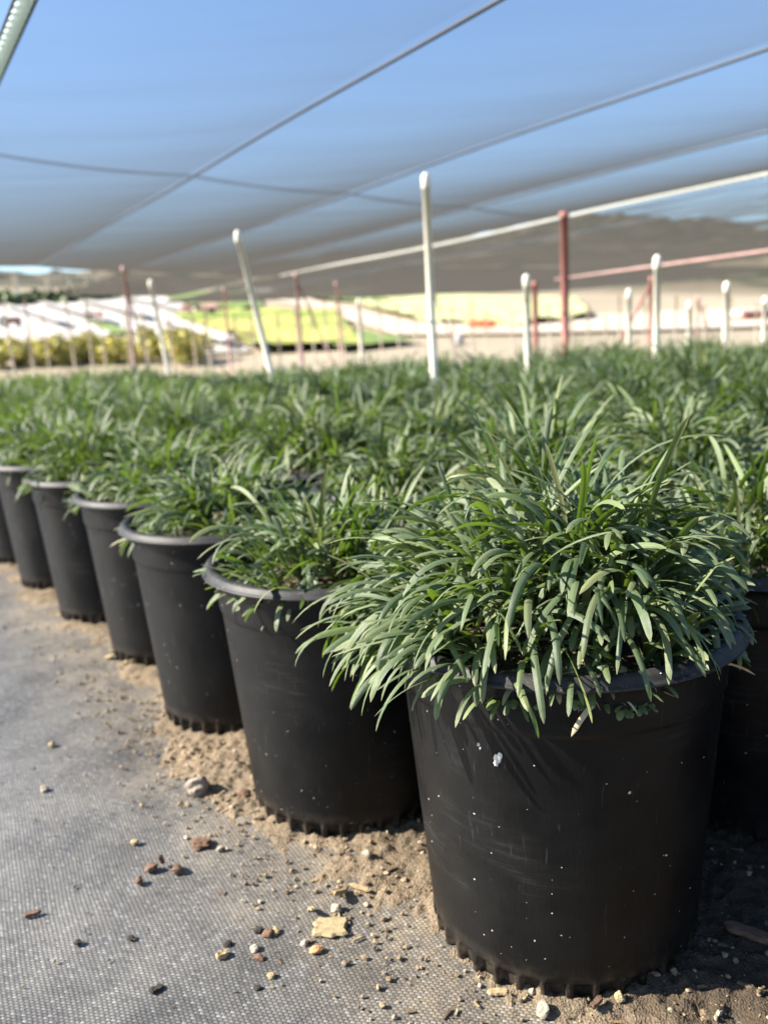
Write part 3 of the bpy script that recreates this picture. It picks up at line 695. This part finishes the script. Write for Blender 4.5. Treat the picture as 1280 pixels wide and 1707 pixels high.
def flake(name, px, py, L, Wd, th, mat, label, cat, rz=0, tilt=0, n=22, seed=0):
    """irregular flat chip with an uneven outline; L, Wd in photo pixels"""
    p, t = onz(px, py, 0.0); a, b, h = L/FPX*t/2, Wd/FPX*t/2, th/FPX*t; rs = random.Random(seed+int(px))
    ring = []
    for k in range(n):
        q = 2*math.pi*k/n; e = 1/max(abs(math.cos(q)), abs(math.sin(q)))**.75; r = e*rs.uniform(.78, 1.03); ring.append((a*r*math.cos(q), b*r*math.sin(q)))
    V = []; 
    for sc_, z in ((.93, 0), (1, h*.45), (.86, h)): V += [(x*sc_, y*sc_, z+rs.uniform(-.12, .12)*h) for x, y in ring]
    V += [(0, 0, h*.9), (0, 0, 0)]; c1 = 3*n; Fs = []
    for i in range(2):
        for k in range(n): Fs.append((i*n+k, i*n+(k+1) % n, (i+1)*n+(k+1) % n, (i+1)*n+k))
    Fs += [(2*n+k, 2*n+(k+1) % n, c1) for k in range(n)]+[((k+1) % n, k, c1+1) for k in range(n)]
    me = bpy.data.meshes.new(name); me.from_pydata(V, [], Fs); me.update(); me.materials.append(mat)
    gz = max(.001, float(soil_h(np.array(p.x), np.array(p.y))))
    o = link(name, me, None, (p.x, p.y, gz+.0015+abs(math.sin(tilt))*a)); o.rotation_euler = (0, tilt, rz); return tag(o, label, cat)
lump('stone', 330, 1322, 42, (.9, .75), M_STONE, 'grey brown angular stone on the fabric left of the second pot', 'stone', .6)
flake('bark_chip', 552, 1550, 66, 50, 6, M_YEL, 'large pale yellow flat bark chip on the fabric left of the nearest pot', 'bark chip', -.1)
flake('bark_chip', 521, 1526, 34, 9, 4, M_YEL, 'small yellow sliver propped beside the large yellow bark chip', 'bark chip', 1.9, .5)
flake('wood_sliver', 566, 1502, 46, 13, 8, M_TANW, 'brown wood sliver propped up just above the yellow bark chip', 'wood sliver', 1.0, .45)
lump('stone', 561, 1521, 20, (.8, .75), M_PALE, 'pale pebble between the wood sliver and yellow bark chip', 'stone')
flake('wood_sliver', 600, 1490, 40, 8, 4, M_TANW, 'thin curled tan strip lying right of the propped wood sliver', 'wood sliver', -.4, .1)
lump('stone', 425, 1587, 17, (.9, .8), M_PALE, 'round cream pebble left of the yellow bark chip', 'stone')
lump('stone', 528, 1588, 24, (.6, .5), M_ORG, 'flat orange pebble below the yellow bark chip', 'stone', .2)
lump('stone', 508, 1577, 14, (.9, .7), M_PALE, 'tiny pale pebble between cream pebble and orange pebble', 'stone')
flake('bark_chip', 371, 1600, 24, 14, 9, M_TANW, 'ribbed brown bark bit below the row of small clods', 'bark chip', .7, .2)
lump('clod', 380, 1578, 16, (.9, .7), M_DRK, 'dark crumb of bark left of the cream pebble', 'clod')
lump('clod', 431, 1555, 15, (1, .7), M_DRK, 'dark clod in the small cluster above the cream pebble', 'clod')
lump('clod', 447, 1562, 20, (.8, .7), M_BRN, 'reddish brown clod in the small cluster above the cream pebble', 'clod')
lump('clod', 460, 1557, 14, (1, .8), M_TANW, 'tan clod at the right end of the cluster above the cream pebble', 'clod')
lump('clod', 432, 1602, 20, (.7, .6), M_BRN, 'brown clod just below the cream pebble', 'clod')
lump('clod', 233, 1474, 15, (.9, .8), M_BRN, 'lone reddish brown clod left of the cluster around a standing twig', 'clod')
lump('clod', 252, 1452, 22, (.8, .6), M_BRN, 'brown clod left of the small standing twig', 'clod')
lump('clod', 297, 1456, 20, (.8, .8), M_BRN, 'brown clod right of the small standing twig', 'clod')
flake('twig', 271, 1450, 34, 7, 6, M_BRN, 'small brown twig standing up between two clods', 'twig', 1.6, .95)
lump('clod', 337, 1411, 38, (.8, .35), M_BRN, 'broad flat clump of brown soil between the stone and the twig', 'clod', .1, .45)
lump('stone', 368, 1419, 12, (.9, .8), M_PALE, 'tiny pale pebble right of the broad brown soil clump', 'stone')
lump('clod', 408, 1329, 22, (.8, .6), M_BRN, 'dark brown clod against the base of the second pot', 'clod')
lump('clod', 225, 1408, 12, (.9, .7), M_TANW, 'small tan clod left of the broad brown soil clump', 'clod')
lump('stone', 75, 1320, 14, (.9, .8), M_PALE, 'small white pebble casting a shadow near the left edge', 'stone')
lump('stone', 87, 1246, 12, (.9, .8), M_YEL, 'small yellowish pebble near the left edge, above the white pebble', 'stone')
flake('twig', 55, 1528, 30, 9, 5, M_BRN, 'small reddish brown stick near the left edge', 'twig', .35)
flake('bark_chip', 262, 1655, 26, 14, 6, M_DRK, 'dark bark chip near the bottom edge left of centre', 'bark chip', .7, .15)
lump('clod', 131, 1575, 14, (.8, .6), M_DRK, 'dark crumb right of the reddish brown stick', 'clod')
lump('clod', 219, 1567, 13, (.8, .6), M_DRK, 'dark crumb above the dark bark chip', 'clod')
lump('clod', 429, 1651, 16, (.7, .6), M_DRK, 'black crumb near the bottom edge below the cream pebble', 'clod')
lump('clod', 453, 1632, 15, (.8, .7), M_TANW, 'tan clod near the bottom edge just right of the black crumb', 'clod')
lump('stone', 613, 1438, 16, (.9, .8), M_PALE, 'pale pebble on the soil between the first and second pots', 'stone')
flake('bark_chip', 830, 1659, 38, 14, 6, M_TANW, 'tan bark chip at the foot of the nearest pot', 'bark chip', -.05)
lump('stone', 905, 1693, 28, (.8, .9), M_PALE, 'yellowish pebble at the bottom edge in front of the nearest pot', 'stone', 1.2)
flake('bark_chip', 994, 1694, 34, 12, 7, M_BRN, 'reddish brown bark chip at the bottom edge in front of the nearest pot', 'bark chip', .8, .1)
lump('stone', 1033, 1682, 17, (.9, 1.2), M_YEL, 'small yellow stone standing on the soil right of the nearest pot', 'stone')
flake('bark_chip', 1245, 1575, 80, 26, 10, M_BRN, 'long dark bark slab in the shade at the right edge', 'bark chip', -.5, .1)
# debris by the base of the farther pots
flake('wood_sliver', 142, 1018, 62, 15, 6, M_TANW, 'brown wood strip leaning against the foot of the fifth pot', 'wood sliver', -1.0, .9)
for q in ((218, 1095, 30), (204, 1100, 22), (238, 1108, 26)): flake('dry_leaf', q[0]-20, q[1], q[2], 12, 3, M_YEL, 'dry yellow leaf scrap in the litter at the foot of the fourth pot', 'dry leaf', random.uniform(0, 3), .3)['group'] = 'dry leaves at the foot of the fourth pot'

# ------------------------------------------------------------------ valley beyond
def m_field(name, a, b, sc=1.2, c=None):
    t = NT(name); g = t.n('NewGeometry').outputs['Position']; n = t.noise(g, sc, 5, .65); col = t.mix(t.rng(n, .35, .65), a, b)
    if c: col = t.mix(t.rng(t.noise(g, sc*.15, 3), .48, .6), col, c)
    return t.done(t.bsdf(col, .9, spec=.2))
MF_G = m_field('grass_field', (.12, .18, .05), (.20, .26, .08)); MF_Y = m_field('yellow_crop', (.32, .31, .08), (.43, .38, .12), 1.2, (.20, .26, .06))  # crop and road colours here are paled to stand in for valley haze
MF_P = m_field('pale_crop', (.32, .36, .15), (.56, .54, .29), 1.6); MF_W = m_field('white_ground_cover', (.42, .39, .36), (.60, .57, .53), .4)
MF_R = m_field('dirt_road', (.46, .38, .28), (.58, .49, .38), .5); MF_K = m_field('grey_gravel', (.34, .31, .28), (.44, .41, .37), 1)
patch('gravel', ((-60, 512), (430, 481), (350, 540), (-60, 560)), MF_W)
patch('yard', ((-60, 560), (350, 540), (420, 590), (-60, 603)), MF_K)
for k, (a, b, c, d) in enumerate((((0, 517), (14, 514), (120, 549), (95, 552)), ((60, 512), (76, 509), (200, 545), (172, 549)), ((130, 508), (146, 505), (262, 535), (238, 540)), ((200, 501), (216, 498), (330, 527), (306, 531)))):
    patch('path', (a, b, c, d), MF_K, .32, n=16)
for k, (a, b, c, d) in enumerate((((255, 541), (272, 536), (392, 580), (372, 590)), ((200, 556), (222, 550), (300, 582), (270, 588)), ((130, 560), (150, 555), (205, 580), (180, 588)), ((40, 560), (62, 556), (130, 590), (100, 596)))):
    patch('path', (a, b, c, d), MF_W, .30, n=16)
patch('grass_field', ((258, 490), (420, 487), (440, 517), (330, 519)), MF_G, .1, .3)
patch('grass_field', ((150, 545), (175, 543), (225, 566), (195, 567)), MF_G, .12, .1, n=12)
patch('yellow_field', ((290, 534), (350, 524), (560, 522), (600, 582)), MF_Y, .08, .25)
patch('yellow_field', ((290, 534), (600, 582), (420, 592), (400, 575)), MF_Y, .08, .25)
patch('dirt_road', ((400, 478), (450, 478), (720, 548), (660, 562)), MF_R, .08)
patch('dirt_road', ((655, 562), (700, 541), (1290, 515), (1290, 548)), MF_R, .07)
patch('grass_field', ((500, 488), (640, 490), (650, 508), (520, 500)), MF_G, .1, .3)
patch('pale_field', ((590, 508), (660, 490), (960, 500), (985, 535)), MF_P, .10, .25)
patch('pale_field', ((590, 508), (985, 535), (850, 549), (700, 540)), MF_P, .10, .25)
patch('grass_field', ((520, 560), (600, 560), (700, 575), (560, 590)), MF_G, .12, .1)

# shrubs, hedge
def shrub_mesh(name, n, seed, size, mat, leaf=.09, flat=.8):
    rs = np.random.RandomState(seed); V = []; Fs = []
    lobes = rs.normal(0, .42, (7, 3)); lobes[:, 2] = np.abs(lobes[:, 2])*flat
    for k in range(n):
        l = lobes[rs.randint(7)]; d = rs.normal(0, 1, 3); d /= np.linalg.norm(d); p = (l+d*rs.uniform(.25, .45)*rs.uniform(.7, 1.1))*size; p[2] = max(p[2]+size*.35, .03)
        a = rs.normal(0, 1, 3); a /= np.linalg.norm(a); b = np.cross(a, rs.normal(0, 1, 3)); b /= np.linalg.norm(b)
        L = leaf*rs.uniform(.6, 1.2); V += [p-a*L-b*L*.4, p+a*L-b*L*.4, p+a*L*.9+b*L*.4, p-a*L*.8+b*L*.4]; Fs.append((4*k, 4*k+1, 4*k+2, 4*k+3))
    return mesh_np(name, V, Fs, mat, False)
M_YLEAF = m_crumb('yellow_leaf', [(.55, .50, .10), (.72, .62, .18), (.42, .44, .10), (.8, .72, .3)], .6, 3)
M_DLEAF = m_crumb('dark_leaf', [(.02, .04, .012), (.05, .09, .02), (.10, .16, .03)], .6, 3)
M_BARK = simple('shrub_stem', (.12, .08, .05), .9)
ys = [shrub_mesh('crown', 420, 70+k, .34, M_YLEAF, .05) for k in range(3)]
stem = MB(); [stem.tube([(0, 0, 0), (.06*math.cos(q), .06*math.sin(q), .22)], .012, 5) for q in (0, 2, 4)]
ms = None
for k in range(18):
    px = -10+k*19.5+random.uniform(-5, 5); p = hit(px, 613+random.uniform(-8, 4)-.03*px)
    e = empty('yellow_shrub', p, 'yellow leaved shrub in the blurred line behind the far left end of the bed', 'shrub', 'yellow shrubs beyond the bed at left', random.uniform(0, 6))
    if ms is None: so_ = stem.build('stems', M_BARK, e); ms = so_.data
    else: link('stems', ms, e)
    f = link('crown', ys[k % 3], e); f.scale = (random.uniform(1.0, 1.6),)*3
def far_block(name, px, py, size, rz): pass
# dark hedge rows and the white-posted shade house at far left
pa, pb = hit(-30, 511), hit(262, 492)
hd = pb-pa; Lh = hd.length; HH = 5/FPX*pa.length; print('hedge', pa, pb)
hm = []; rs = np.random.RandomState(8); V = []; Fs = []
for k in range(5200):
    t = rs.rand(); c = np.array(pa)+np.array(hd)*t; x_, y_ = c[0]+rs.normal(0, .8), c[1]+rs.normal(0, .8)
    z_ = float(terr(x_, y_))+abs(rs.normal(0, 1))*HH*(1+.4*math.sin(t*37)); a_ = rs.normal(0, 1, 3); a_ /= np.linalg.norm(a_); b_ = np.cross(a_, rs.normal(0, 1, 3)); b_ /= np.linalg.norm(b_); L = .28
    p_ = np.array((x_, y_, z_+.1)); V += [p_-a_*L-b_*L, p_+a_*L-b_*L, p_+a_*L+b_*L, p_-a_*L+b_*L]; Fs.append((4*k, 4*k+1, 4*k+2, 4*k+3))
tag(link('hedge', mesh_np('hedge', V, Fs, M_DLEAF, False)), 'long dark green hedge behind the white container rows at far left', 'hedge')
e = empty('shade_house', hit(-20, 500), 'long low shelter with white posts behind the white rows at far left', 'shelter')
O = e.location.copy(); q2 = hit(190, 484); dv = q2-O; dv.z = 0; Ls = dv.length; an = math.atan2(dv.y, dv.x); e.rotation_euler.z = an
slope = (q2.z-O.z)/Ls
for k in range(7):
    xk = Ls*(k+.4)/6.6; m = MB(); m.box((xk, -1.2, slope*xk+1.0), (.9, .3, 2.6)); m.build('post', M_PVC, e)
m = MB(); m.add([(0, -1.6, 2.4), (Ls, -1.6, 2.4+slope*Ls), (Ls, 2, 2.8+slope*Ls), (0, 2, 2.8), (0, -1.6, 2.55), (Ls, -1.6, 2.55+slope*Ls), (Ls, 2, 2.95+slope*Ls), (0, 2, 2.95)], [(0, 1, 2, 3), (4, 7, 6, 5), (0, 4, 5, 1), (1, 5, 6, 2), (2, 6, 7, 3), (3, 7, 4, 0)])
m.build('roof', MF_W, e)

# tractors and carts, a tank, crates
M_TR = simple('tractor_red', (.30, .09, .07), .45, .15, 2); M_TY = simple('tyre_rubber', (.02, .02, .02), .8); M_DG = simple('dark_grey_metal', (.06, .06, .07), .6)
M_PK = simple('pink_cover', (.65, .38, .36), .7)
def tractor(px, py, rz, label, cart=False, s=1.):
    h_ = hit(px, py); s *= 34/FPX*h_.length/3.0; e = empty('tractor', h_, label, 'tractor', None, rz); e.location.z += .12; e.scale = (s, s, s); print('tractor', h_)
    m = MB(); m.box((.75, 0, .95), (1.5, .7, .6), 0); m.box((.75, 0, .6), (1.3, .45, .3)); m.build('hood', M_TR, e)
    m = MB(); m.box((-.55, 0, .8), (1.0, .8, .35)); m.box((-.7, 0, 1.15), (.12, .5, .45)); m.box((-.5, 0, 1.02), (.45, .5, .1)); m.build('seat', M_DG, e)
    for sx, sy, r in ((-.6, .6, .62), (-.6, -.6, .62), (1.1, .5, .38), (1.1, -.5, .38)):
        m = MB(); m.tube([(sx, sy-.15, r), (sx, sy+.15, r)], r, 20); wl = m.build('wheel', M_TY, e)
        m = MB(); m.tube([(sx, sy-.17, r), (sx, sy+.17, r)], r*.45, 14); m.build('rim', M_PVC, wl)
    m = MB(); m.tube([(-.95, .35, .9), (-.95, .35, 2.0)], .04); m.tube([(-.95, -.35, .9), (-.95, -.35, 2.0)], .04); m.tube([(-.95, -.37, 2), (-.95, .37, 2)], .04); m.build('roll_bar', M_DG, e)
    if cart:
        m = MB(); m.box((-2.6, 0, .75), (2.0, 1.3, .15)); m.box((-2.6, .62, 1.05), (2.0, .06, .5)); m.box((-2.6, -.62, 1.05), (2.0, .06, .5)); m.box((-1.63, 0, 1.05), (.06, 1.2, .5)); m.build('trailer', M_PK, e)
        for sy in (.55, -.55): m = MB(); m.tube([(-2.8, sy-.1, .35), (-2.8, sy+.1, .35)], .35, 16); m.build('wheel', M_TY, e)
tractor(18, 551, .2, 'red tractor on the pale yard at the left edge', False, 1.)
tractor(158, 540, -.2, 'small dark red tractor between the white container rows', False, .9)
tractor(322, 528, 2.9, 'red tractor with pinkish trailer at the corner of the green field', True, 1.)
e = empty('water_tank', hit(764, 575), 'round white tank at the edge of the dirt road', 'tank'); rt = 9.5/FPX*e.location.length
m = MB(); m.lathe([(rt*.95, 0), (rt, rt*.15), (rt, rt*1.3), (rt*.8, rt*1.65), (rt*.3, rt*1.85), (.001, rt*1.87)], 24); m.build('shell', MF_W, e, True)
m = MB(); m.lathe([(rt*.25, rt*1.84), (rt*.25, rt*1.98), (.001, rt*2)], 16); m.build('lid', M_DG, e, True)
M_OR = simple('orange_crate', (.70, .20, .08), .7, .15, 2)
for k in range(3):
    p = hit(788+k*15, 556); s = 13/FPX*p.length
    e = empty('crate', (p.x, p.y, p.z+.15), ['left', 'middle', 'right'][k]+' orange crate of three beside the dirt road', 'crate', 'orange crates by the road')
    m = MB(); m.box((0, 0, s*.06), (s, s*.8, s*.1)); m.build('base', M_OR, e); m = MB()
    for (cx_, cy_, a_, b_) in ((0, .4*s, s, .06*s), (0, -.4*s, s, .06*s), (.47*s, 0, .06*s, .73*s), (-.47*s, 0, .06*s, .73*s)): m.box((cx_, cy_, s*.53), (a_, b_, s*.82))
    m.build('sides', M_OR, e)
e = empty('low_shelter', hit(1235, 537), 'low pale shelter with red front edge at the right edge of the photo', 'shelter')
Lw = 130/FPX*e.location.length; 
m = MB(); m.box((Lw*.5, 1, Lw*.10), (Lw, 2, .12)); m.build('roof', MF_W, e); m = MB(); m.box((Lw*.5, -.1, Lw*.075), (Lw, .15, Lw*.04)); m.build('beam', M_TR, e)
for k in range(4):
    m = MB(); m.tube([(Lw*(k+.2)/3.6, 0, 0), (Lw*(k+.2)/3.6, 0, Lw*.09)], .06, 8); m.build('post', M_TR, e)
